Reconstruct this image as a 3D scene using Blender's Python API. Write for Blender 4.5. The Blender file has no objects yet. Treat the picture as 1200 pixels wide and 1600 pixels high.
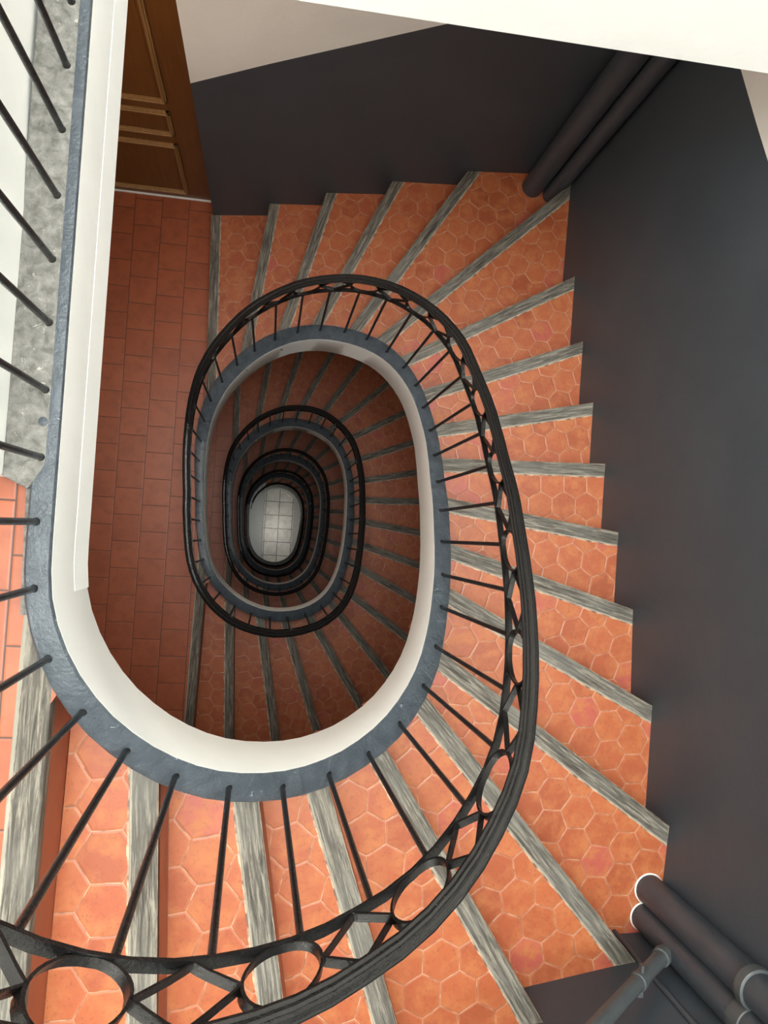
import bpy, math, random
from mathutils import Vector, Matrix
random.seed(7)
SKY_POWER = 600.; HALL_POWER = 3.6; LAND_POWER = (32., 11., 5., 2.5); EXPOSURE = 0.
BOLTS = [(-.407, .176), (-.411, .651), (-.355, -.274), (.403, -.470)]
RINGS = .10
BRANCH_END = (.55, -1.27, 3.15)
COL = bpy.context.scene.collection
H = 3.3; NR = 20; h = H / NR; ZG = -4 * H
PATH = [tuple(int(c) / 1000 for c in t.split(',')) for t in "-378,1215,3345;-378,1165,3345;-378,1115,3345;-378,1065,3345;-378,1015,3345;-378,965,3345;-378,915,3345;-378,865,3345;-378,815,3345;-378,765,3345;-378,715,3345;-378,665,3345;-378,615,3345;-378,565,3345;-378,515,3345;-378,465,3345;-378,415,3345;-378,365,3345;-378,315,3345;-378,265,3345;-378,215,3345;-378,165,3345;-378,115,3345;-378,65,3345;-378,15,3345;-378,-35,3345;-377,-85,3345;-372,-134,3345;-360,-181,3343;-342,-227,3338;-320,-272,3326;-295,-315,3305;-267,-356,3277;-234,-394,3246;-199,-429,3212;-160,-460,3177;-119,-487,3140;-74,-510,3100;-28,-527,3059;20,-540,3015;69,-549,2969;119,-553,2919;168,-551,2869;217,-544,2819;265,-530,2768;311,-511,2718;354,-486,2669;393,-456,2619;429,-422,2568;461,-384,2515;489,-343,2458;512,-299,2401;532,-253,2347;548,-206,2296;562,-158,2246;575,-110,2195;586,-61,2141;596,-12,2085;604,37,2029;612,86,1974;619,136,1920;624,186,1867;628,235,1813;632,285,1760;637,335,1707;640,385,1653;643,435,1600;642,485,1547;638,535,1496;633,584,1448;625,633,1401;614,682,1356;598,729,1311;578,775,1266;555,819,1219;528,861,1170;498,900,1117;463,936,1061;425,968,1003;384,996,946;341,1020,891;295,1039,840;247,1055,792;199,1065,745;149,1071,697;100,1072,648;50,1068,600;2,1057,553;-45,1042,510;-91,1022,469;-134,997,431;-175,969,395;-213,937,361;-249,902,329;-282,865,299;-312,825,268;-338,783,235;-361,738,199;-380,692,159;-395,645,120;-406,596,86;-413,547,62;-418,497,50;-420,447,46;-420,397,45;-419,347,45;-417,297,45;-414,248,45;-411,198,45;-409,148,45;-407,98,45;-401,49,45;-394,-1,45;-386,-50,45;-377,-99,45;-365,-148,44;-349,-195,42;-329,-240,34;-303,-283,18;-273,-322,-7;-239,-359,-39;-202,-392,-73;-163,-422,-110;-121,-449,-148;-76,-471,-189;-30,-490,-232;18,-504,-277;67,-513,-326;116,-517,-377;166,-517,-429;215,-513,-482;264,-503,-535;311,-488,-587;356,-467,-639;398,-440,-691;435,-408,-744;467,-370,-800;495,-329,-858;518,-285,-916;538,-239,-970;554,-192,-1020;567,-144,-1070;579,-95,-1122;590,-46,-1176;599,3,-1232;607,52,-1288;615,101,-1342;621,151,-1396;626,201,-1449;630,251,-1503;634,300,-1556;638,350,-1609;641,400,-1663;642,450,-1716;641,500,-1768;637,550,-1818;631,599,-1866;622,648,-1913;609,696,-1958;592,743,-2003;572,789,-2048;547,832,-2096;519,873,-2146;487,911,-2200;452,946,-2256;413,977,-2314;371,1004,-2371;327,1026,-2425;281,1044,-2475;233,1058,-2523;184,1067,-2570;134,1072,-2618;85,1072,-2666;36,1065,-2715;-13,1053,-2760;-59,1036,-2803;-104,1014,-2842;-147,989,-2880;-187,959,-2916;-224,927,-2949;-259,891,-2980;-291,853,-3011;-320,812,-3042;-346,769,-3076;-368,725,-3113;-385,678,-3153;-399,630,-3192;-408,581,-3223;-415,532,-3243;-419,482,-3252;-420,432,-3254;-420,382,-3255;-419,332,-3255;-416,282,-3255;-413,233,-3255;-410,183,-3255;-409,133,-3255;-405,83,-3255;-399,34,-3255;-391,-16,-3255;-383,-65,-3255;-374,-114,-3255;-361,-162,-3256;-344,-209,-3259;-325,-255,-3268;-303,-300,-3286;-277,-342,-3312;-246,-381,-3343;-212,-417,-3376;-174,-449,-3410;-134,-478,-3447;-90,-502,-3485;-45,-522,-3526;3,-536,-3569;52,-546,-3615;101,-552,-3663;151,-552,-3713;200,-547,-3763;248,-536,-3814;295,-518,-3864;339,-495,-3914;380,-467,-3963;417,-435,-4014;451,-398,-4066;480,-358,-4122;505,-315,-4179;525,-270,-4235;543,-223,-4287;558,-175,-4337;570,-127,-4387;582,-78,-4440;592,-30,-4495;601,20,-4551;610,69,-4606;617,118,-4661;623,168,-4714;627,218,-4768;631,268,-4821;635,317,-4874;639,367,-4928;642,417,-4981;642,467,-5034;640,517,-5086;635,567,-5135;628,616,-5182;618,665,-5228;604,713,-5273;586,759,-5318;564,804,-5364;538,846,-5412;509,886,-5464;476,924,-5519;439,957,-5576;399,986,-5633;356,1012,-5689;311,1033,-5742;264,1050,-5791;216,1062,-5839;167,1070,-5886;117,1073,-5934;68,1070,-5983;19,1062,-6030;-29,1048,-6075;-75,1029,-6116;-119,1006,-6155;-161,979,-6193;-200,949,-6227;-237,915,-6260;-270,878,-6290;-301,839,-6321;-329,798,-6353;-354,754,-6388;-374,709,-6426;-390,662,-6467;-403,614,-6504;-411,565,-6531;-416,515,-6547;-419,465,-6553;-420,415,-6555;-420,365,-6555;-418,315,-6555;-415,265,-6555;-412,216,-6555;-410,166,-6555;-408,116,-6555;-403,66,-6555;-396,17,-6555;-389,-33,-6555;-380,-82,-6555;-370,-131,-6555;-356,-179,-6557;-338,-225,-6562;-318,-271,-6574;-295,-314,-6595;-267,-355,-6622;-235,-393,-6654;-199,-428,-6687;-161,-460,-6722;-119,-487,-6760;-75,-509,-6799;-29,-527,-6840;20,-540,-6884;68,-549,-6931;118,-553,-6980;168,-551,-7030;217,-544,-7081;264,-530,-7131;310,-511,-7181;353,-486,-7231;393,-457,-7280;429,-423,-7331;461,-385,-7385;489,-344,-7441;512,-300,-7498;532,-254,-7553;548,-207,-7604;562,-159,-7653;575,-110,-7704;586,-62,-7758;596,-13,-7814;604,36,-7870;612,86,-7925;619,135,-7979;624,185,-8032;628,235,-8086;632,285,-8139;636,334,-8192;640,384,-8246;643,434,-8300;642,484,-8352;638,534,-8403;633,584,-8451;625,633,-8498;614,681,-8544;598,728,-8588;579,774,-8633;556,818,-8680;529,860,-8730;498,899,-8783;464,935,-8838;426,967,-8896;385,996,-8953;341,1020,-9008;295,1039,-9060;248,1054,-9108;199,1065,-9155;150,1071,-9202;100,1072,-9251;51,1068,-9300;2,1058,-9346;-45,1042,-9390;-90,1022,-9430;-133,997,-9468;-174,969,-9505;-213,937,-9538;-248,902,-9570;-281,865,-9601;-311,825,-9632;-338,783,-9665;-361,739,-9701;-380,693,-9740;-395,646,-9780;-406,597,-9814;-413,548,-9837;-418,498,-9849;-420,448,-9854;-420,398,-9855;-419,348,-9855;-417,298,-9855;-414,248,-9855;-411,198,-9855;-409,149,-9855;-407,99,-9855;-401,49,-9855;-394,0,-9855;-386,-50,-9855;-377,-99,-9855;-365,-147,-9856;-350,-195,-9858;-332,-241,-9865;-311,-286,-9880;-286,-329,-9903;-256,-369,-9933;-223,-406,-9965;-187,-440,-9999;-147,-470,-10035;-104,-495,-10073;-59,-516,-10113;-12,-532,-10155;36,-544,-10200;85,-551,-10247;135,-553,-10297;185,-549,-10347;233,-540,-10398;280,-524,-10448;325,-503,-10498;367,-477,-10547;406,-446,-10597;440,-410,-10649;471,-371,-10704;497,-329,-10761;519,-284,-10818;538,-238,-10871;553,-190,-10921;567,-142,-10971;579,-94,-11023;589,-45,-11077;599,4,-11133;607,53,-11189;615,103,-11244;621,152,-11297;626,202,-11351;630,252,-11404;634,302,-11457;638,351,-11511;641,401,-11564;642,451,-11618;641,501,-11670;637,551,-11720;631,600,-11768;622,649,-11814;609,698,-11859;592,744,-11904;571,790,-11949;547,833,-11997;519,874,-12048;487,912,-12102;451,947,-12158;412,978,-12215;370,1004,-12272;326,1027,-12326;279,1045,-12376;232,1058,-12424;183,1068,-12471;133,1072,-12519;83,1071,-12568;34,1065,-12616;-14,1053,-12662;-60,1036,-12704;-105,1014,-12743;-148,988,-12781;-188,959,-12816;-225,926,-12850;-260,890,-12881;-292,852,-12911;-321,811,-12943;-346,768,-12977;-368,724,-13014;-386,677,-13054;-399,629,-13093;-409,580,-13124;-415,531,-13143;-419,481,-13152;-420,431,-13154;-420,381,-13155;-419,331,-13155;-416,281,-13155;-413,231,-13155;-410,181,-13155;-409,132,-13155;-405,82,-13155;-399,32,-13155;-391,-17,-13155;-383,-66,-13155;-374,-112,-13155;-367,-147,-13155".split(';')]

# ------------------------------------------------------------------ materials
class NT:
    def __init__(s, name):
        s.m = bpy.data.materials.new(name); s.m.use_nodes = True
        s.t = s.m.node_tree; s.b = s.t.nodes['Principled BSDF']
    def n(s, kind, **kw):
        x = s.t.nodes.new(kind)
        for k, v in kw.items(): setattr(x, k, v)
        return x
    def put(s, sock, v):
        if isinstance(v, bpy.types.NodeSocket): s.t.links.new(v, sock)
        elif v is not None: sock.default_value = v
    def math(s, op, a, b=None, c=None, clamp=False):
        x = s.n('ShaderNodeMath', operation=op); x.use_clamp = clamp
        s.put(x.inputs[0], a); s.put(x.inputs[1], b); s.put(x.inputs[2], c)
        return x.outputs[0]
    def vec(s, op, a, b=None, out=0):
        x = s.n('ShaderNodeVectorMath', operation=op)
        s.put(x.inputs[0], a); s.put(x.inputs[1], b)
        return x.outputs[out]
    def comb(s, x=0., y=0., z=0.):
        c = s.n('ShaderNodeCombineXYZ'); s.put(c.inputs[0], x); s.put(c.inputs[1], y); s.put(c.inputs[2], z); return c.outputs[0]
    def sep(s, v):
        c = s.n('ShaderNodeSeparateXYZ'); s.put(c.inputs[0], v); return c.outputs
    def mix(s, f, a, b, blend='MIX'):
        x = s.n('ShaderNodeMix', data_type='RGBA', blend_type=blend)
        s.put(x.inputs[0], f); s.put(x.inputs[6], col(a)); s.put(x.inputs[7], col(b)); return x.outputs[2]
    def noise(s, v, scale=5., detail=3., rough=.5, dist=0., out=0):
        x = s.n('ShaderNodeTexNoise'); s.put(x.inputs['Vector'], v); x.inputs['Scale'].default_value = scale
        x.inputs['Detail'].default_value = detail; x.inputs['Roughness'].default_value = rough; x.inputs['Distortion'].default_value = dist
        return x.outputs[out]
    def ramp(s, f, stops):
        x = s.n('ShaderNodeValToRGB'); s.put(x.inputs[0], f); e = x.color_ramp.elements
        while len(e) < len(stops): e.new(.5)
        for q, (p, c) in zip(e, stops): q.position = p; q.color = col(c)
        return x.outputs[0]
    def maprange(s, v, a, b, c=0., d=1.):
        x = s.n('ShaderNodeMapRange'); s.put(x.inputs[0], v)
        for i, q in enumerate((a, b, c, d)): x.inputs[i + 1].default_value = q
        return x.outputs[0]
    def obj(s): return s.n('ShaderNodeTexCoord').outputs['Object']
    def rnd(s): return s.n('ShaderNodeObjectInfo').outputs['Random']
    def bump(s, hgt, strength=.3, dist=.01):
        x = s.n('ShaderNodeBump'); s.put(x.inputs['Height'], hgt); x.inputs['Strength'].default_value = strength
        x.inputs['Distance'].default_value = dist; s.put(s.b.inputs['Normal'], x.outputs[0])
    def done(s, c=None, r=None, spec=None, coat=None):
        if c is not None: s.put(s.b.inputs['Base Color'], col(c))
        if r is not None: s.put(s.b.inputs['Roughness'], r)
        if spec is not None: s.b.inputs['Specular IOR Level'].default_value = spec
        if coat is not None: s.b.inputs['Coat Weight'].default_value = coat; s.b.inputs['Coat Roughness'].default_value = .15
        return s.m
def col(c):
    if isinstance(c, (tuple, list)) and len(c) == 3: return (*c, 1.)
    return c

def hex_tile_material():
    t = NT('terracotta_hexagons'); o = t.obj()
    off = t.comb(t.math('MULTIPLY', t.rnd(), 37.0), t.math('MULTIPLY', t.rnd(), 11.3), 0.)
    warp = t.vec('SCALE', t.vec('SUBTRACT', t.noise(o, 9., 2., out=1), (.5, .5, .5)), None)
    warp.node.inputs['Scale'].default_value = .012
    p3 = t.vec('ADD', o, warp)
    S = t.sep(p3)
    P = t.vec('ADD', t.vec('ADD', t.vec('MULTIPLY', t.comb(S[0], S[1], 0.), (1 / .106,) * 3), off), (400., 400., 0.))
    R = (1., math.sqrt(3), 1.); R2 = (.5, math.sqrt(3) / 2, 0.)
    def half(v): 
        return t.vec('SUBTRACT', t.vec('MODULO', v, R), R2)
    a = half(P); b = half(t.vec('SUBTRACT', P, R2))
    a = t.vec('MULTIPLY', a, (1, 1, 0)); b = t.vec('MULTIPLY', b, (1, 1, 0))
    la = t.vec('LENGTH', a, out=1); lb = t.vec('LENGTH', b, out=1)
    pick = t.math('LESS_THAN', lb, la)
    mv = t.n('ShaderNodeMix', data_type='VECTOR'); t.put(mv.inputs[0], pick); t.put(mv.inputs[4], a); t.put(mv.inputs[5], b)
    g = mv.outputs[1]
    ab = t.vec('ABSOLUTE', g); s_ = t.sep(ab)
    d = t.math('MAXIMUM', t.vec('DOT_PRODUCT', ab, (.5, math.sqrt(3) / 2, 0.), out=1), s_[0])
    edge = t.math('SUBTRACT', .5, d)                              # 0 at joint
    cid = t.vec('ADD', t.vec('SNAP', t.vec('ADD', t.vec('SUBTRACT', P, g), (.1, .1, 0.)), (.5, .43, 1.)), (0, 0, 0))
    wn = t.n('ShaderNodeTexWhiteNoise'); t.put(wn.inputs['Vector'], cid)
    v = wn.outputs['Value']
    base = t.ramp(v, [(0., (.275, .063, .022)), (.3, (.320, .079, .028)), (.6, (.350, .092, .032)), (.90, (.315, .074, .028)), (.93, (.36, .080, .050)), (1., (.35, .075, .050))])
    cl = t.noise(t.vec('ADD', o, cid), 16., 4., .6)
    base = t.mix(t.maprange(cl, .44, .66), base, (.385, .122, .040))
    fine = t.noise(o, 70., 4., .65)
    base = t.mix(t.maprange(fine, .54, .74, 0., .55), base, (.17, .040, .018))
    pits = t.math('GREATER_THAN', t.noise(o, 150., 1., .4), .73)
    base = t.mix(t.math('MULTIPLY', pits, .7), base, (.10, .04, .02))
    gn = t.noise(o, 22., 3., .6)
    gw = t.maprange(gn, .3, .75, .003, .0145)
    joint = t.math('LESS_THAN', edge, gw)
    nose = t.math('GREATER_THAN', S[1], t.math('SUBTRACT', -.059, t.maprange(gn, .35, .7, .0005, .0045)))
    joint = t.math('MAXIMUM', joint, nose)
    gc = t.mix(t.maprange(t.noise(o, 30., 2.), .4, .6), (.13, .07, .045), (.46, .32, .215))
    c = t.mix(joint, base, gc)
    c = t.mix(t.math('MULTIPLY', t.math('LESS_THAN', edge, .055), .22), c, (.42, .16, .08))
    t.bump(t.math('ADD', t.maprange(edge, 0., .05), t.math('MULTIPLY', fine, .25)), .35, .0025)
    return t.done(c, t.maprange(cl, .3, .7, .36, .55), .45)

def square_tile_material(name, size, x0, y0, shift, cols, grout, gw=.010, rough=.42, marble=False):
    t = NT(name); o = t.obj(); S = t.sep(o)
    yaw = 0.0
    X = t.math('DIVIDE', t.math('SUBTRACT', S[0], x0), size)
    c = t.math('FLOOR', X); fx = t.math('FRACT', X)
    Y = t.math('DIVIDE', t.math('SUBTRACT', S[1], t.math('ADD', y0, t.math('MULTIPLY', c, shift))), size)
    fy = t.math('FRACT', Y); r = t.math('FLOOR', Y)
    def edge(f): return t.math('MINIMUM', f, t.math('SUBTRACT', 1., f))
    e = t.math('MINIMUM', edge(fx), edge(fy))
    wn = t.n('ShaderNodeTexWhiteNoise'); t.put(wn.inputs['Vector'], t.comb(c, r, t.math('FLOOR', S[2])))
    base = t.ramp(wn.outputs['Value'], [(i / (len(cols) - 1), q) for i, q in enumerate(cols)])
    cl = t.noise(t.vec('ADD', o, wn.outputs['Color']), 5. if marble else 14., 5., .62, 1.2 if marble else 0.)
    dark = tuple(q * (.55 if marble else .72) for q in cols[0])
    base = t.mix(t.maprange(cl, .45, .72, 0., .8), base, dark)
    j = t.math('LESS_THAN', e, gw)
    t.bump(t.maprange(e, 0., .03), .3, .002)
    return t.done(t.mix(j, base, grout), rough, .45)

def wood_nosing_material():
    t = NT('weathered_oak'); o = t.obj(); r = t.math('MULTIPLY', t.rnd(), 30.)
    v = t.vec('ADD', t.vec('MULTIPLY', o, (9., 130., 60.)), t.comb(r, r, r))
    g = t.noise(v, 1., 5., .65, .6)
    g2 = t.noise(t.vec('MULTIPLY', o, (45., 420., 60.)), 1., 3., .7)
    big = t.noise(t.vec('ADD', o, t.comb(r, 0., r)), 4., 3.)
    c = t.ramp(g, [(.33, (.030, .026, .020)), (.49, (.098, .088, .072)), (.64, (.25, .225, .182))])
    c = t.mix(t.maprange(g2, .5, .7, 0., .6), c, (.05, .046, .036))
    c = t.mix(t.maprange(big, .45, .7, 0., .5), c, (.17, .165, .145))
    S = t.sep(o)
    lip = t.math('LESS_THAN', S[1], t.math('ADD', -.0545, t.math('MULTIPLY', t.noise(o, 60.), .004)))
    c = t.mix(t.math('MULTIPLY', lip, .5), c, (.42, .39, .31))
    t.bump(t.math('ADD', g, g2), .4, .002)
    return t.done(c, .62, .3)

def paint_material(name, c1, c2, rough, scale=14., bump=.35, spec=.5, chips=None):
    t = NT(name); o = t.obj()
    n1 = t.noise(o, scale, 5., .6, .4); n2 = t.noise(o, scale * 6, 3., .6)
    c = t.mix(t.maprange(n1, .35, .7), c1, c2)
    if chips: c = t.mix(t.math('GREATER_THAN', t.noise(o, chips[1], 3., .7, 1.), chips[2]), c, chips[0])
    t.bump(t.math('ADD', n1, t.math('MULTIPLY', n2, .35)), bump, .006)
    return t.done(c, rough, spec)

def dado_material(name, axis, z0, a0, slope):
    """white plaster above, charcoal satin paint below a line that climbs with the stair, storey after storey"""
    t = NT(name); o = t.obj(); S = t.sep(o)
    line = t.math('ADD', z0, t.math('MULTIPLY', t.math('SUBTRACT', S[axis], a0), slope))
    q = t.math('SUBTRACT', S[2], line)
    f = t.math('MULTIPLY', t.math('FRACT', t.math('DIVIDE', t.math('ADD', q, 10 * H), H)), H)
    black = t.math('MULTIPLY', t.math('GREATER_THAN', f, H - 1.66), t.math('LESS_THAN', S[2], 4.05))
    n1 = t.noise(o, 2.2, 5., .6, .5); n2 = t.noise(o, 55., 3., .6)
    bl = t.mix(t.maprange(n1, .35, .7), (.040, .050, .061), (.051, .061, .073))
    wh = t.mix(t.maprange(n1, .35, .7), (.74, .73, .69), (.80, .79, .76))
    t.bump(t.math('ADD', t.math('MULTIPLY', n2, .25), n1), .22, .012)
    return t.done(t.mix(black, wh, bl), t.math('MULTIPLY_ADD', black, -.28, .78), .5)

M = {}
M['hex'] = hex_tile_material()
TS = .1634
M['square'] = square_tile_material('terracotta_squares', TS, -.62, 1.506, .064,
    [(.30, .076, .030), (.335, .088, .035), (.31, .080, .031), (.35, .096, .040)], (.07, .028, .016), .011)
M['hall'] = square_tile_material('pale_marbled_floor_tiles', .32, .194, .145, 0.,
    [(.46, .45, .41), (.58, .565, .52), (.52, .51, .47)], (.06, .05, .04), .026, .35, True)
M['oak'] = wood_nosing_material()
M['white'] = paint_material('white_plaster', (.85, .87, .855), (.89, .90, .885), .6, 6., .25)
M['soffit'] = paint_material('soffit_plaster', (.70, .68, .64), (.76, .74, .70), .8, 5., .2)
M['slate'] = paint_material('slate_blue_gloss_paint', (.050, .062, .074), (.080, .096, .112), .36, 22., 1., .4, ((.26, .30, .33), 60., .71))
M['greycurb'] = paint_material('pale_grey_paint', (.30, .30, .28), (.40, .40, .37), .5, 26., .3)
M['concrete'] = paint_material('rough_concrete', (.12, .117, .105), (.27, .265, .245), .75, 55., .9, .3, ((.42, .40, .36), 60., .68))
M['iron'] = paint_material('black_gloss_ironwork', (.008, .008, .008), (.016, .015, .015), .24, 40., .45, .5, ((.13, .13, .13), 160., .72))
M['pipe'] = paint_material('charcoal_pipe_paint', (.038, .046, .056), (.048, .057, .067), .42, 20., .2)
M['pipe_light'] = paint_material('slate_pipe_paint', (.055, .062, .065), (.075, .083, .086), .38, 20., .2)
M['black'] = paint_material('charcoal_wall_paint', (.036, .039, .044), (.045, .048, .053), .5, 4., .2)
M['ledge'] = paint_material('smooth_grey_panel', (.30, .32, .32), (.33, .35, .35), .5, 2., .05)
M['riser'] = paint_material('terracotta_riser', (.30, .076, .032), (.34, .092, .040), .6, 12., .15)
M['back'] = dado_material('back_wall_paint', 0, 1.491, -.482, .458)
M['right'] = dado_material('right_wall_paint', 1, 2.463, 1.698, -.439)
M['front'] = dado_material('front_wall_paint', 0, 3.78, 1.40, -.45)
M['left'] = dado_material('left_wall_paint', 0, 1.35, 0., 0.)
def door_wood(name, a, b):
    t = NT(name); o = t.obj()
    g = t.noise(t.vec('MULTIPLY', o, (60., 60., 3.)), 1., 4., .6, .5)
    return t.done(t.mix(t.maprange(g, .3, .7), a, b), .38, .5)
M['door'] = door_wood('varnished_brown_door', (.135, .050, .010), (.185, .072, .016))
M['molding'] = door_wood('pale_oak_molding', (.26, .135, .045), (.36, .20, .075))

# ------------------------------------------------------------------ mesh helpers
def link(name, verts, faces, mat, parent=None, origin=None, rotz=0., smooth=False, mats=None, fm=None):
    me = bpy.data.meshes.new(name)
    if origin is not None:
        c, s = math.cos(-rotz), math.sin(-rotz)
        verts = [((x - origin[0]) * c - (y - origin[1]) * s, (x - origin[0]) * s + (y - origin[1]) * c, z - origin[2]) for x, y, z in verts]
    me.from_pydata([tuple(v) for v in verts], [], faces); me.update()
    for mm in (mats or [mat]): me.materials.append(mm)
    if fm:
        for p, i in zip(me.polygons, fm): p.material_index = i
    if smooth: me.shade_smooth(); me.set_sharp_from_angle(angle=.7)
    o = bpy.data.objects.new(name, me); COL.objects.link(o)
    if origin is not None: o.location = origin; o.rotation_euler = (0, 0, rotz)
    if parent: o.parent = parent
    return o
def bevel(o, w=.003, seg=2):
    m = o.modifiers.new('bevel', 'BEVEL'); m.width = w; m.segments = seg; m.limit_method = 'ANGLE'; return o
def tag(o, label=None, cat=None, group=None, kind=None):
    if label: o['label'] = label
    if cat: o['category'] = cat
    if group: o['group'] = group
    if kind: o['kind'] = kind
    return o
def empty(name, loc=(0, 0, 0)):
    o = bpy.data.objects.new(name, None); o.location = loc; o.empty_display_size = .1; COL.objects.link(o); return o
def area2(P): return sum(P[i][0] * P[(i + 1) % len(P)][1] - P[(i + 1) % len(P)][0] * P[i][1] for i in range(len(P)))
def prism(poly, z0, z1):
    P = list(poly)
    if area2(P) < 0: P.reverse()
    n = len(P); v = [(x, y, z1) for x, y in P] + [(x, y, z0) for x, y in P]
    f = [tuple(range(n)), tuple(range(2 * n - 1, n - 1, -1))] + [(i, n + i, n + (i + 1) % n, (i + 1) % n) for i in range(n)]
    return v, f
def cyl(r, p0, p1, seg=20):
    p0 = Vector(p0); p1 = Vector(p1); d = (p1 - p0).normalized()
    a = d.orthogonal().normalized(); b = d.cross(a); v = []
    for p in (p0, p1):
        for i in range(seg):
            t = 2 * math.pi * i / seg; v.append(tuple(p + (a * math.cos(t) + b * math.sin(t)) * r))
    f = [tuple(range(seg - 1, -1, -1)), tuple(range(seg, 2 * seg))] + [(i, (i + 1) % seg, seg + (i + 1) % seg, seg + i) for i in range(seg)]
    return v, f
def merge(*parts):
    V, F = [], []
    for v, f in parts:
        k = len(V); V += list(v); F += [tuple(i + k for i in q) for q in f]
    return V, F
def tubeprofile(rings, seg=28, cap=True):
    """rings: (center, axis frame a,b, radius)"""
    v = []; f = []
    for c, a, b, r in rings:
        for i in range(seg):
            t = 2 * math.pi * i / seg; v.append(tuple(Vector(c) + (a * math.cos(t) + b * math.sin(t)) * r))
    for k in range(len(rings) - 1):
        for i in range(seg):
            f.append((k * seg + i, k * seg + (i + 1) % seg, (k + 1) * seg + (i + 1) % seg, (k + 1) * seg + i))
    if cap:
        f.append(tuple(range(seg - 1, -1, -1))); n = (len(rings) - 1) * seg; f.append(tuple(range(n, n + seg)))
    return v, f

# ------------------------------------------------------------------ plan data
W = {1: (-.469, 1.916), 2: (-.12, 1.952), 3: (.202, 1.983), 4: (.56, 2.019), 5: (.95, 2.048), 6: (1.479, 1.967), 7: (1.459, 1.404),
     8: (1.454, 1.026), 9: (1.443, .694), 10: (1.439, .393), 11: (1.433, .091), 12: (1.428, -.214), 13: (1.434, -.552),
     14: (1.425, -.927), 15: (1.232, -1.289), 16: (.864, -1.357), 17: (.47, -1.43), 18: (.175, -1.485), 19: (-.135, -1.54), 20: (-.395, -1.585)}
F = {1: (-.428, .811), 2: (-.233, 1.047), 3: (-.023, 1.157), 4: (.156, 1.164), 5: (.352, 1.116), 6: (.481, 1.034), 7: (.585, .908),
     8: (.669, .719), 9: (.707, .534), 10: (.707, .365), 11: (.697, .187), 12: (.686, .003), 13: (.650, -.157), 14: (.595, -.359),
     15: (.515, -.479), 16: (.365, -.588), 17: (.193, -.646), 18: (.015, -.621), 19: (-.192, -.538), 20: (-.371, -.329)}
BACK = [(-.455, 1.912), (-.12, 1.952), (.56, 2.019), (.95, 2.050), (1.274, 2.082), (1.492, 2.10)]
RIGHT = [(1.492, 2.10), (1.478, 1.9), (1.459, 1.404), (1.445, .8), (1.433, .091), (1.429, -.214), (1.434, -.552), (1.425, -.927), (1.411, -1.106), (1.396, -1.282)]
FRONT = [(1.396, -1.282), (1.232, -1.289), (1.161, -1.300), (.864, -1.357), (.47, -1.43), (-.135, -1.54), (-.395, -1.585), (-1.65, -1.75)]
XL = -1.55; YD = 2.075; DOORX = (-1.36, -.455)
ROOM = BACK + RIGHT[1:] + FRONT[1:]
TH = .058     # curb thickness

# ------------------------------------------------------------------ path (inner edge of the curb, going down)
S_ = [0.]
for a, b in zip(PATH, PATH[1:]): S_.append(S_[-1] + math.hypot(b[0] - a[0], b[1] - a[1]))
TOT = S_[-1]
NORM = []
for i in range(len(PATH)):
    a = PATH[max(0, i - 1)]; b = PATH[min(len(PATH) - 1, i + 1)]
    dx, dy = b[0] - a[0], b[1] - a[1]; l = math.hypot(dx, dy)
    NORM.append((dy / l, -dx / l))             # right of the direction of travel = away from the void
def at(s, off=0., dz=0.):
    s = min(max(s, 0.), TOT)
    lo, hi = 0, len(S_) - 1
    while hi - lo > 1:
        m = (lo + hi) // 2
        if S_[m] <= s: lo = m
        else: hi = m
    t = (s - S_[lo]) / (S_[hi] - S_[lo])
    p = [PATH[lo][k] * (1 - t) + PATH[hi][k] * t for k in range(3)]
    n = [NORM[lo][k] * (1 - t) + NORM[hi][k] * t for k in range(2)]
    return (p[0] + n[0] * off, p[1] + n[1] * off, p[2] + dz)
cuts = [0]
for k in range(5):
    cuts.append(next((i for i, p in enumerate(PATH) if p[2] < -H * k + .045 + .02 and i > cuts[-1] + 40), len(PATH) - 1))
def interp(T, s):
    if s <= T[0][0]: return T[0][1]
    for (a, b), (c, d) in zip(T, T[1:]):
        if s <= c: return b + (d - b) * (s - a) / (c - a)
    return T[-1][1]
TURN = S_[cuts[2]] - S_[cuts[1]]
def fold(s, lim):
    while s > lim: s -= TURN
    return s
WT = [(0, .027), (1.02, .027), (1.14, .044), (1.37, .046), (1.5, .052), (1.69, .058), (1.9, .065), (2.1, .070), (2.3, .072), (2.46, .068), (2.62, .060), (2.78, .062), (3.0, .064), (3.3, .059),
      (3.55, .058), (3.74, .070), (3.9, .080), (4.1, .080), (4.33, .086), (4.8, .084), (5.05, .070), (5.3, .054), (5.6, .048), (5.9, .052), (6.1, .056), (6.3, .060)]
OT = [(0, .034), (.75, .034), (.98, .029), (1.33, .028), (1.45, .033), (1.9, .033), (2.0, .036), (2.1, .040), (2.21, .046), (2.42, .044), (2.53, .040), (2.65, .035), (2.8, .029), (3.47, .027), (3.58, .036),
      (3.8, .042), (3.92, .053), (4.03, .057), (4.14, .052), (4.36, .048), (4.81, .047), (4.92, .042), (5.15, .036), (5.4, .028), (5.52, .028), (5.75, .036), (5.86, .039), (5.97, .048), (6.09, .053),
      (6.19, .052), (6.31, .046), (6.53, .042)]
HT = [(0, .64), (1.6, .655), (1.9, .664), (2.1, .672), (2.2, .680), (2.32, .685), (2.45, .70), (2.7, .71), (3.0, .72), (3.25, .70), (3.5, .685), (3.8, .665), (4.2, .655), (4.5, .655), (4.75, .61), (4.92, .565), (5.1, .54),
      (5.4, .55), (5.8, .55), (6.0, .59), (6.3, .645)]
LEAN = [(0, .008), (1.6, .008), (1.9, .013), (2.2, .018), (2.45, .012), (2.7, .0), (99, 0.)]
RSH = [(0, -.012), (2.3, -.012), (2.42, -.032), (2.65, -.034), (2.9, -.012), (99, -.012)]
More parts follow.
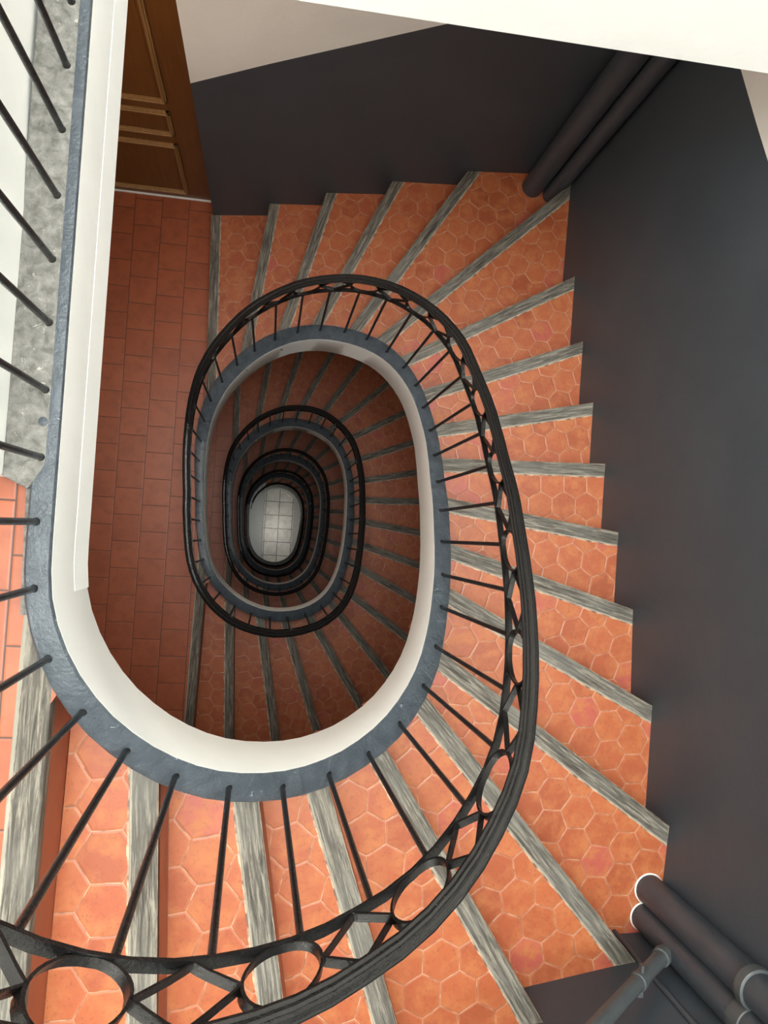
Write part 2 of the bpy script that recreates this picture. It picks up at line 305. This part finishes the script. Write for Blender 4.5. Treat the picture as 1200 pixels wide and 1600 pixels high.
def width(s): return interp(WT, fold(s, 6.3))
def roff(s): return interp(OT, fold(s, 6.53))
def hrail(s): return interp(HT, fold(s, 6.3))
BARS = [.040, .158, .276] + [.394, .512, .632, .748, .862, .982, 1.102, 1.216, 1.33, 1.448, 1.558, 1.664, 1.77, 1.88, 1.996, 2.104, 2.208, 2.31, 2.422, 2.53, 2.646, 2.75, 2.866, 2.986, 3.106, 3.228, 3.348, 3.466, 3.582,
    3.688, 3.802, 3.916, 4.026, 4.14, 4.248, 4.36, 4.472, 4.584, 4.7, 4.814, 4.924, 5.036, 5.152, 5.278, 5.4, 5.518, 5.636, 5.75, 5.86, 5.966, 6.082, 6.19, 6.306, 6.416, 6.532]
while BARS[-1] + .1142 < TOT: BARS.append(BARS[-1] + .1142)
def sweep(i0, i1, prof, closed=True, ext=None, rail=False):
    """prof: list of (offset, dz). ext(i) may override dz"""
    n = len(prof); V = []; Fc = []
    for i in range(i0, i1 + 1):
        p = PATH[i]; nn = NORM[i]
        sc_ = 1. if rail else width(S_[i]) / TH; ad = roff(S_[i]) if rail else 0.; hz = hrail(S_[i]) if rail else 0.
        for (o, dz) in prof:
            o = o * sc_ + ad; dz = dz + hz
            V.append((p[0] + nn[0] * o, p[1] + nn[1] * o, p[2] + dz if ext is None else ext(p[2], dz)))
    m = i1 - i0
    for k in range(m):
        for j in range(n if closed else n - 1):
            a = k * n + j; b = k * n + (j + 1) % n
            Fc.append((a, b, b + n, a + n))
    if closed: Fc.append(tuple(range(n - 1, -1, -1))); Fc.append(tuple(m * n + j for j in range(n)))
    return V, Fc

def hit(P, d, poly=ROOM):
    best = None
    for a, b in zip(poly, poly[1:]):
        ex, ey = b[0] - a[0], b[1] - a[1]; den = d[0] * ey - d[1] * ex
        if abs(den) < 1e-9: continue
        t = ((a[0] - P[0]) * ey - (a[1] - P[1]) * ex) / den
        u = ((a[0] - P[0]) * d[1] - (a[1] - P[1]) * d[0]) / den
        if t > .2 and -.02 <= u <= 1.02 and (best is None or t < best): best = t
    return (P[0] + d[0] * best, P[1] + d[1] * best) if best else None

FL = ['topmost storey of winding terracotta steps with grey wooden nosings, brightly lit in the foreground',
      'second storey of winding tiled steps seen through the large white-edged opening',
      'third storey of winding tiled steps, seen small inside the second oval railing',
      'fourth storey of dark winding steps, a narrow oval band deep in the stairwell',
      'lowest storey of steps curving down to the pale tiled entrance hall']
RL = ['topmost wrought iron railing with rings and diamonds under its handrail, sweeping across the foreground',
      'second black iron railing down, the oval around the first white-edged opening',
      'third black iron railing down, oval inside the second opening',
      'fourth black iron railing down, small dark oval near the stairwell bottom',
      'lowest black iron railing, innermost oval round the pale hall floor']
cuts[5] = next(i for i in range(cuts[4] + 40, len(PATH)) if PATH[i][2] < ZG + .045 + .12)
flights = []
for k in range(5):
    zb = -H * k                      # level of the landing this storey comes down to
    i0, i1 = cuts[k], cuts[k + 1]
    fl = empty('stair_flight', (F[10][0] + .3, F[10][1], zb)); tag(fl, FL[k], 'staircase', 'storeys of the winding staircase')
    base = fl.location.copy()
    mids = [(PATH[i][0] + NORM[i][0] * TH * .5, PATH[i][1] + NORM[i][1] * TH * .5) for i in range(i0, i1 + 1)]
    def meet(n):
        fx, fy = F[n]; wx, wy = W[n]; l = math.hypot(wx - fx, wy - fy); dx, dy = (wx - fx) / l, (wy - fy) / l
        ok = [i for i in range(len(mids)) if abs(PATH[i0 + i][2] - (zb + n * h + .045)) < .12 and (n > 5 or i > 30)]
        best = min(ok, key=lambda i: abs((mids[i][0] - fx) * dy - (mids[i][1] - fy) * dx) + .4 * math.hypot(mids[i][0] - fx, mids[i][1] - fy))
        q = mids[best]; t = (q[0] - fx) * dx + (q[1] - fy) * dy + (.026 if n == 1 else 0.)
        return best, (fx + dx * t, fy + dy * t), (dx, dy)
    info = {n: meet(n) for n in range(1, 21)}
    def child(name, v, f, mat, origin, rot, **kw):
        o = link(name, v, f, mat, None, origin, rot, **kw)
        o.parent = fl; o.matrix_parent_inverse = Matrix.Translation(-base); return o
    def nosing(n, par=None):
        i, P, d = info[n]; rot = math.atan2(d[1], d[0]); z = zb + n * h
        bx, by = d[1], -d[0]                                   # towards the tread behind the nosing
        q = [P, hit(P, d), None, None]
        Pb = (P[0] + bx * .058, P[1] + by * .058); q[2] = hit(Pb, d); q[3] = Pb
        if n == 20: q[3] = (Pb[0] - d[0] * .24 - .004, Pb[1] - d[1] * .24)
        if q[1] is None: q[1] = W[n]
        if q[2] is None: q[2] = (q[1][0] + bx * .058, q[1][1] + by * .058)
        v, f = prism(q, z - .034, z + .001)
        o = child('nosing', v, f, M['oak'], (F[n][0], F[n][1], z), rot)
        bevel(o, .003); return o
    for n in range(1, 20):
        i, P, d = info[n]; j, P2, d2 = info[n + 1]; z = zb + n * h
        # set the tread front under the nosing by 8 mm
        ring = [P, W[n]] + ([(1.492, 2.10)] if n == 5 else []) + ([(1.396, -1.282)] if n == 14 else []) + [W[n + 1], P2]
        lo, hi_ = (j, i) if j < i else (i, j)
        seg = mids[lo + 1:hi_]
        ring += seg
        rot = math.atan2(d[1], d[0])
        v, f = prism(ring, z - .16, z)
        fm = [0] + [1] * (len(f) - 1)
        t = child('tread', v, f, None, (F[n][0], F[n][1], z - .0), rot, mats=[M['hex'], M['riser']], fm=fm)
        ns = nosing(n)
        ns.parent = t; ns.matrix_parent_inverse = Matrix.Identity(4)
        ns.location = (0, 0, 0); ns.rotation_euler = (0, 0, 0)
        # keep the tread front 6 mm behind the nosing face
    nosing(20)
    # soffit: helical plaster ribbon between the curb and the walls
    rows = []
    for n in range(20, 0, -1):
        i, P, d = info[n]; z = zb + n * h - .175
        rows.append((P, W[n], z))
        if n == 6: rows.append((info[6][1], (1.492, 2.10), zb + 5.6 * h - .175))
        if n == 15: rows.append((info[15][1], (1.396, -1.282), zb + 14.6 * h - .175))
    V = []; Fc = []
    for (P, w, z) in rows: V += [(P[0], P[1], z), (w[0], w[1], z), (P[0], P[1], z - .03), (w[0], w[1], z - .03)]
    for q in range(len(rows) - 1):
        a = 4 * q; Fc += [(a, a + 1, a + 5, a + 4), (a + 3, a + 2, a + 6, a + 7), (a, a + 4, a + 6, a + 2), (a + 1, a + 3, a + 7, a + 5)]
    child('soffit', V, Fc, M['soffit'], tuple(base), 0., smooth=True)
    # curb: slate cap and white fascia
    capm = M['slate'] if k < 4 else M['greycurb']
    prof = [(0.001, -.03), (0, -.005), (.005, 0), (.026, .0015), (.052, 0), (TH, -.005), (TH, -.10), (.03, -.10)]
    o = child('curb', *sweep(i0, i1, prof), capm, tuple(base), 0., smooth=True)
    if k < 4:
        v, f = sweep(i0, i1, [(-.0004, -.008), (-.0004, -.262), (.004, -.272), (TH, -.272), (TH, -.09), (.02, -.09), (.02, -.008)])
    else:
        v, f = sweep(i0, i1, [(-.0004, -.008), (-.0004, -1), (TH, -1), (TH, -.09), (.02, -.09), (.02, -.008)], ext=lambda z, dz: ZG if dz == -1 and z < ZG + 1.2 else (z - .272 if dz == -1 else z + dz))
    child('fascia', v, f, M['white'], tuple(base), 0., smooth=True)
    flights.append((fl, base, child))
    # ---------------- railing
    rl = empty('stair_railing', (PATH[i0][0], PATH[i0][1], PATH[i0][2])); tag(rl, RL[k], 'railing', 'iron railings of the staircase')
    rb = Vector(rl.location)
    def rc(name, v, f, mat, smooth=True, lab=None):
        o = link(name, v, f, mat, None, None, 0., smooth=smooth); o.parent = rl; o.matrix_parent_inverse = Matrix.Translation(-rb)
        if lab: o['label'] = lab
        return o
    m = 0.
    LOW = .0; TOP = .145      # above the lower rail line
    rc('lower_rail', *sweep(i0, i1, [(m - .009, LOW), (m - .009, LOW + .008), (m + .008, LOW + .008), (m + .008, LOW)], rail=True), M['iron'])
    hw = .019
    rc('handrail', *sweep(i0, i1, [(m - hw * .62, TOP), (m - hw, TOP + .006), (m - hw, TOP + .012), (m - hw * .78, TOP + .015), (m - hw * .72, TOP + .021), (m - hw * .5, TOP + .0235),
        (m - hw * .38, TOP + .0215), (m - hw * .22, TOP + .0265), (m + hw * .22, TOP + .0265), (m + hw * .38, TOP + .0215), (m + hw * .5, TOP + .0235), (m + hw * .72, TOP + .021), (m + hw * .78, TOP + .015),
        (m + hw, TOP + .012), (m + hw, TOP + .006), (m + hw * .62, TOP)], rail=True), M['iron'])
    s0, s1 = S_[i0], S_[i1]
    for s in BARS:
        if s0 <= s < s1:
            x, y, z = at(s, roff(s)); ln = interp(LEAN, s); x2, y2, z2 = at(s + ln, roff(s + ln), hrail(s + ln) + .001)
            v, f = cyl(.0062, (x, y, z - .01), (x2, y2, z2), 10)
            fv, ff = tubeprofile([((x, y, z - .002), Vector((1, 0, 0)), Vector((0, 1, 0)), .0085), ((x, y, z + .006), Vector((1, 0, 0)), Vector((0, 1, 0)), .0062)], 10)
            v, f = merge((v, f), (fv, ff)); rc('baluster', v, f, M['iron'])
    def loop(points, wid, thick, closed=True):
        """points in (s, z) along the rail, flat bar standing across the rail"""
        V = []; Fc = []; n = len(points)
        for q in range(n):
            a = points[(q - 1) % n]; c = points[(q + 1) % n]; dx, dy = c[0] - a[0], c[1] - a[1]; l = math.hypot(dx, dy) or 1
            nx, ny = -dy / l * thick / 2, dx / l * thick / 2
            for (o_, sg) in ((-wid / 2, 1), (wid / 2, 1), (wid / 2, -1), (-wid / 2, -1)):
                V.append(at(points[q][0] + nx * sg, roff(points[q][0]) + o_, points[q][1] + ny * sg + hrail(points[q][0])))
        for q in range(n):
            a = q * 4; c = ((q + 1) % n) * 4
            for j in range(4): Fc.append((a + j, a + (j + 1) % 4, c + (j + 1) % 4, c + j))
        return V, Fc
    zc = (LOW + .007 + TOP) / 2; rr = (TOP - LOW - .007) / 2
    for q, s in enumerate(BARS[:-2]):
        if q % 2 == 0 or not s0 <= s < s1: continue
        s += interp(RSH, s)
        pts = [(s + .052 * math.cos(t * math.pi / 16), zc + rr * math.sin(t * math.pi / 16)) for t in range(32)]
        rc('ring', *loop(pts, .013, .0045), M['iron'])
        a0, a1_ = s + .052, BARS[q + 2] + interp(RSH, BARS[q + 2]) - .052; am = (a0 + a1_) / 2
        cor = [(a0, zc), (am, LOW + .009), (a1_, zc), (am, TOP - .002)]; pts = []
        for c4 in range(4):
            p, p2 = cor[c4], cor[(c4 + 1) % 4]
            for tt in (0, .12, .35, .65, .88): pts.append((p[0] + (p2[0] - p[0]) * tt, p[1] + (p2[1] - p[1]) * tt))
        rc('diamond', *loop(pts, .013, .0045), M['iron'], smooth=False)

# straight landing beam under the curb of the top landing
fl, base, child = flights[0]
front = [(PATH[i][0] + NORM[i][0] * -.0011, PATH[i][1] + NORM[i][1] * -.0011) for i in range(cuts[0], cuts[1]) if PATH[i][1] > -.16 and i < 40]
back_ = [(x - .02, y) for x, y in front]
v, f = prism(front + back_[::-1], H - .226, H - .112)
bevel(child('landing_beam', v, f, M['white'], tuple(base), 0.), .001, 1)
# bolts on the topmost curb
fl, base, child = flights[0]
for (x, y) in BOLTS:
    i = min(range(cuts[0], cuts[1]), key=lambda q: math.hypot(PATH[q][0] - x, PATH[q][1] - y)); z = PATH[i][2]
    X_ = Vector((1, 0, 0)); Y_ = Vector((0, 1, 0))
    v, f = tubeprofile([((x, y, z - .004), X_, Y_, .009), ((x, y, z + .002), X_, Y_, .0085), ((x, y, z + .0045), X_, Y_, .005), ((x, y, z + .005), X_, Y_, .002)], 16)
    child('bolt', v, f, M['slate'], (x, y, z), 0., smooth=True)

# ------------------------------------------------------------------ landings and floors
def slab(name, poly, z0, z1, top, side, label=None):
    v, f = prism(poly, z0, z1); o = link(name, v, f, None, mats=[top, side], fm=[0] + [1] * (len(f) - 1))
    tag(o, label, None, None, 'structure'); return o
LBL = ['square-tiled top landing, its orange corner at the left edge', 'brown-red square-tiled landing in front of the wooden door', 'small landing strip of square tiles in the second opening', 'dark landing two storeys above the hall', 'dark landing one storey above the hall']
for k in range(5):
    z = H - H * k
    i0 = cuts[k]
    i20 = None
    # curb edge of this landing: from previous storey's step 1 to this storey's step 20
    pts = []
    lo = 0 if k == 0 else cuts[k] - 3
    for i in range(lo, len(PATH)):
        if PATH[i][2] < z + .045 - .03: break
        if k and PATH[i][2] > z + .045 + .06: continue
        pts.append((PATH[i][0] + NORM[i][0] * .03, PATH[i][1] + NORM[i][1] * .03))
    if k == 0: pts = [(-.40, 1.215)] + pts
    q = [p for p in pts if p[0] < -.36 or p[1] > -.3]
    poly = [(XL, YD + .03), (-.458, YD + .03), (-.455, 1.912)] + ([(-.430, .83)] if k else [(-.40, 1.9)]) + q + [(-.373, -.33), (-.3945, -1.585), (XL, -1.74)]
    slab('floor', poly, z - .2, z, M['square'], M['riser'], LBL[k])
slab('floor', [(-.42, 1.218), (1.455, 1.236), (1.50, 2.12), (-.455, 1.93), (-.455, 2.0), (-.6, 2.0), (-.6, 1.218)], 3.055, 3.299, M['square'], M['white'], 'white-edged gallery slab crossing the top right')
slab('floor', [(XL - .1, 2.3), (1.6, 2.3), (1.6, -1.9), (XL - .1, -1.9)], ZG - .15, ZG, M['hall'], M['soffit'], 'pale grey tiled hall floor at the bottom of the stairwell')

# rough unpainted concrete strip between the slate curb and the white wall on the top landing
v, f = prism([(-.397, 1.21), (-.397, .10), (-.425, .055), (-.468, .076), (-.470, 1.21)], H - .02, H + .047)
o = link('trim_concrete', v, f, M['concrete']); tag(o, 'rough grey concrete strip at the feet of the balusters, upper left', None, None, 'structure'); bevel(o, .004)
v, f = prism([(-.415, .06), (-.412, -.02), (-.405, -.17), (-.434, -.17), (-.440, .06)], H - .01, H + .004)
o = link('trim_grout', v, f, M['concrete']); tag(o, 'thin strip of grey mortar between the top landing tiles and the slate curb', None, None, 'structure')
v, f = prism([(-.468, .076), (-.466, .55), (-.476, .8), (-.476, 1.22), (-1.55, 1.22), (-1.55, .06)], H, H + 1.1)
o = link('wall_landing', v, f, M['white']); tag(o, 'white wall rising from the top landing at the left edge', None, None, 'structure'); bevel(o, .006)

# ------------------------------------------------------------------ walls
def wall(name, pts, z0, z1, mat, label, thick=.15, side=1):
    n = len(pts); out = []
    for i, p in enumerate(pts):
        a = pts[max(0, i - 1)]; b = pts[min(n - 1, i + 1)]; dx, dy = b[0] - a[0], b[1] - a[1]; l = math.hypot(dx, dy)
        out.append((p[0] - dy / l * thick * side, p[1] + dx / l * thick * side))
    v, f = prism(pts + out[::-1], z0, z1); o = link(name, v, f, mat); tag(o, label, None, None, 'structure'); return o
ZT = 9.4
wall('wall_back', BACK, ZG, ZT, M['back'], 'back wall, charcoal below a sloping line and white above')
wall('wall_right', RIGHT, ZG, ZT, M['right'], 'long charcoal painted wall along the right side')
wall('wall_front', FRONT, ZG, ZT, M['front'], 'charcoal painted wall at the bottom right')
wall('wall_left', [(XL, -1.74), (XL, 2.2)], ZG, ZT, M['left'], 'wall behind the landings on the left')
v, f = prism([(XL - .1, YD + .01), (-.40, YD + .01), (-.40, YD + .16), (XL - .1, YD + .16)], ZG, ZT)
o = link('wall_door', v, f, M['left']); tag(o, 'recessed wall around the wooden door', None, None, 'structure')
# ceiling with the skylight opening
SKX, SKY, SKW, SKH = -.02, .20, 2.9, 3.1
for poly in ([(XL, 2.1), (1.5, 2.1), (1.5, SKY + SKH / 2), (XL, SKY + SKH / 2)], [(XL, SKY - SKH / 2), (1.5, SKY - SKH / 2), (1.5, -1.8), (XL, -1.8)],
             [(XL, SKY + SKH / 2), (SKX - SKW / 2, SKY + SKH / 2), (SKX - SKW / 2, SKY - SKH / 2), (XL, SKY - SKH / 2)]):
    slab('ceiling', poly, 9.2, 9.3, M['white'], M['white'], 'white ceiling above the top landing')

# ------------------------------------------------------------------ door on the lower landing
def box(x0, x1, y0, y1, z0, z1): return prism([(x0, y0), (x1, y0), (x1, y1), (x0, y1)], z0, z1)
dr = empty('door_1', (-.9, YD, 0)); tag(dr, 'varnished brown panelled door at the top left', None, None, 'structure')
def dc(name, v, f, mat, lab=None, bv=0):
    o = link(name, v, f, mat); o.parent = dr; o.matrix_parent_inverse = Matrix.Translation((.9, -YD, 0))
    if lab: o['label'] = lab
    if bv: bevel(o, bv)
    return o
dc('door_leaf', *box(-1.36, -.478, YD - .006, YD + .03, .012, 2.12), M['door'], bv=.002)
def frame(x0, x1, z0, z1, y, w=.024):
    parts = []
    for (a, b, c, d) in ((x0, x1, z0, z0 + w), (x0, x1, z1 - w, z1), (x0, x0 + w, z0, z1), (x1 - w, x1, z0, z1)):
        parts.append(box(a, b, y - .016, y, c, d)); 
        parts.append(box(a + w * .3, b - w * .3, y - .024, y - .01, c + w * .3, d - w * .3))
    return merge(*parts)
for (z0, z1) in ((.09, .665), (.76, .98), (1.06, 2.0)):
    dc('panel_molding', *frame(-1.24, -.618, z0, z1, YD - .006), M['molding'], 'pale oak molding', .003)
    dc('panel', *box(-1.20, -.655, YD - .009, YD, z0 + .04, z1 - .04), M['door'], bv=.002)
dc('threshold', *box(-1.40, -.458, YD - .016, YD - .006, 0., .010), M['white'], 'thin whitish strip under the door')
dc('door_frame', *merge(box(-.478, -.440, YD - .01, YD + .03, 0, 2.2), box(-1.40, -1.36, YD - .01, YD + .03, 0, 2.2), box(-1.40, -.44, YD - .01, YD + .03, 2.12, 2.2)), M['door'])

# ------------------------------------------------------------------ pipes
def pipe(label, x, y, r, z0, z1, collars=(), mat='pipe', base=True, name='drain_pipe', cat='pipe', grp=None, cmat='pipe_light'):
    p = empty(name, (x, y, z0)); tag(p, label, cat, grp); b0 = Vector((x, y, z0))
    def pc(nm, v, f, mt, lab=None):
        o = link(nm, v, f, mt, smooth=True); o.parent = p; o.matrix_parent_inverse = Matrix.Translation(-b0)
        if lab: o['label'] = lab
        return o
    v, f = cyl(r, (x, y, z0), (x, y, z1), 32); pc('shaft', v, f, M[mat])
    X_, Y_ = Vector((1, 0, 0)), Vector((0, 1, 0))
    for (z, dr_, hh) in collars:
        v, f = tubeprofile([((x, y, z), X_, Y_, r), ((x, y, z + .002), X_, Y_, r + dr_), ((x, y, z + hh), X_, Y_, r + dr_), ((x, y, z + hh + .003), X_, Y_, r)], 32)
        pc('collar', v, f, M[cmat])
    if base:
        v, f = tubeprofile([((x, y, z0), X_, Y_, r + .004), ((x, y, z0 + .003), X_, Y_, r + .001)], 32); pc('plaster_collar', v, f, M['soffit'], 'whitish plaster ring at the floor')
    return p, pc
z5 = 5 * h; z14 = 14 * h
pipe('thicker left pipe of the charcoal pair in the far upper corner', 1.322, 2.008, .060, z5, 9.3, [(2.70, .003, .004)], grp='vertical drain pipes', cmat='pipe', base=False)
pipe('thinner right pipe of the charcoal pair in the far upper corner', 1.428, 1.975, .047, z5, 9.3, grp='vertical drain pipes', base=False)
pipe('upper pipe of the pair rising from the tiles at lower right', 1.361, -1.140, .050, z14, 9.3, [(2.86, .007, .03)], grp='vertical drain pipes')
p4, pc4 = pipe('lower pipe of the pair at lower right, with a branch', 1.345, -1.232, .046, z14, 9.3, [(2.84, .003, .05)], grp='vertical drain pipes')
# thin conduit
pipe('thin black conduit running up the wall beside the lower right pipes', 1.240, -1.281, .009, z14 - .1, 9.3, base=False, name='conduit', cat='pipe')
# branch climbing along the front wall
A = Vector((1.335, -1.232, 2.50)); B = Vector(BRANCH_END); d = (B - A).normalized()
br = empty('branch_pipe', tuple(A)); tag(br, 'slim grey pipe climbing away sideways from the lower right drain pipes', 'pipe')
def bc(nm, v, f, mt):
    o = link(nm, v, f, mt, smooth=True); o.parent = br; o.matrix_parent_inverse = Matrix.Translation(-A); return o
e1 = d.orthogonal().normalized(); e2 = d.cross(e1)
bc('tube', *cyl(.023, A, B, 24), M['pipe_light'])
def colr(t, l, r):
    c = A + d * t; return tubeprofile([(c, e1, e2, .02), (c + d * .003, e1, e2, r), (c + d * l, e1, e2, r), (c + d * (l + .003), e1, e2, .02)], 24)
bc('elbow_collar', *colr(.055, .028, .0285), M['pipe_light'])
c_ = A + d * .235
v, f = merge(colr(.235, .02, .0265), box(c_.x - .004, c_.x + .004, c_.y + .0, c_.y + .045, c_.z - .004, c_.z + .012), box(c_.x - .012, c_.x + .004, c_.y - .045, c_.y, c_.z - .004, c_.z + .012))
bc('clamp', v, f, M['pipe_light'])

v, f = prism([(.535, -.45), (.535, 1.10), (.80, 1.10), (.80, -.45)], ZG, ZG + .06)
o = link('trim_plinth', v, f, M['greycurb']); tag(o, 'grey plinth strip along the right edge of the hall tiles', None, None, 'structure')
# grey ledge in the hall
v, f = prism([(-.16, -.9), (-.16, 1.25), (-.95, 1.25), (-.95, -.9)], ZG, ZG + .35)
o = link('ledge', v, f, M['ledge']); tag(o, 'smooth grey ledge left of the pale hall tiles', 'ledge'); bevel(o, .01)

# ------------------------------------------------------------------ light
def area(name, loc, sx, sy, power, colr_, rot=(0, 0, 0)):
    l = bpy.data.lights.new(name, 'AREA'); l.shape = 'RECTANGLE'; l.size = sx; l.size_y = sy; l.energy = power; l.color = colr_
    o = bpy.data.objects.new(name, l); o.location = loc; o.rotation_euler = rot; COL.objects.link(o); return o
area('skylight', (SKX, SKY, 9.25), SKW, SKH, SKY_POWER, (.97, 1., .985))
hl = area('hall_fill', (.12, .15, ZG + 2.4), .25, .6, HALL_POWER, (1., .95, .86)); hl.data.spread = math.radians(75)  # added narrow downlight, stands in for entrance-door light on the hall floor
for k in range(1, 5):
    zc_ = H - H * k
    l = bpy.data.lights.new('landing_fill', 'POINT'); l.energy = LAND_POWER[k - 1]; l.color = (1., .90, .76); l.shadow_soft_size = .12  # unseen fill light added to brighten landings, fascias and door; no known fitting
    o = bpy.data.objects.new('landing_fill', l); o.location = (-.80, .75, zc_ + 2.85); COL.objects.link(o)
w = bpy.data.worlds.new('world'); bpy.context.scene.world = w; w.use_nodes = True
w.node_tree.nodes['Background'].inputs[0].default_value = (.75, .82, .9, 1); w.node_tree.nodes['Background'].inputs[1].default_value = .15

# ------------------------------------------------------------------ camera
cd = bpy.data.cameras.new('camera'); cam = bpy.data.objects.new('camera', cd); COL.objects.link(cam)
R = [[0.98674, -0.0620566, -0.149981], [0.056871, 0.997634, -0.0386229], [0.152023, 0.029581, 0.987934]]
mw = Matrix(R).to_4x4(); mw.translation = Vector((0, 0, 1.43258 + H)); cam.matrix_world = mw
cd.sensor_fit = 'VERTICAL'; cd.sensor_height = 24.; cd.sensor_width = 18.; cd.lens = 24. * 1163.19 / 1600.; cd.clip_start = .02; cd.clip_end = 100
sc = bpy.context.scene; sc.camera = cam
vs = sc.view_settings; vs.view_transform = 'Standard'; vs.look = 'None'; vs.exposure = EXPOSURE; vs.gamma = 1.; vs.use_curve_mapping = False
sc.cycles.max_bounces = 10; sc.cycles.diffuse_bounces = 6
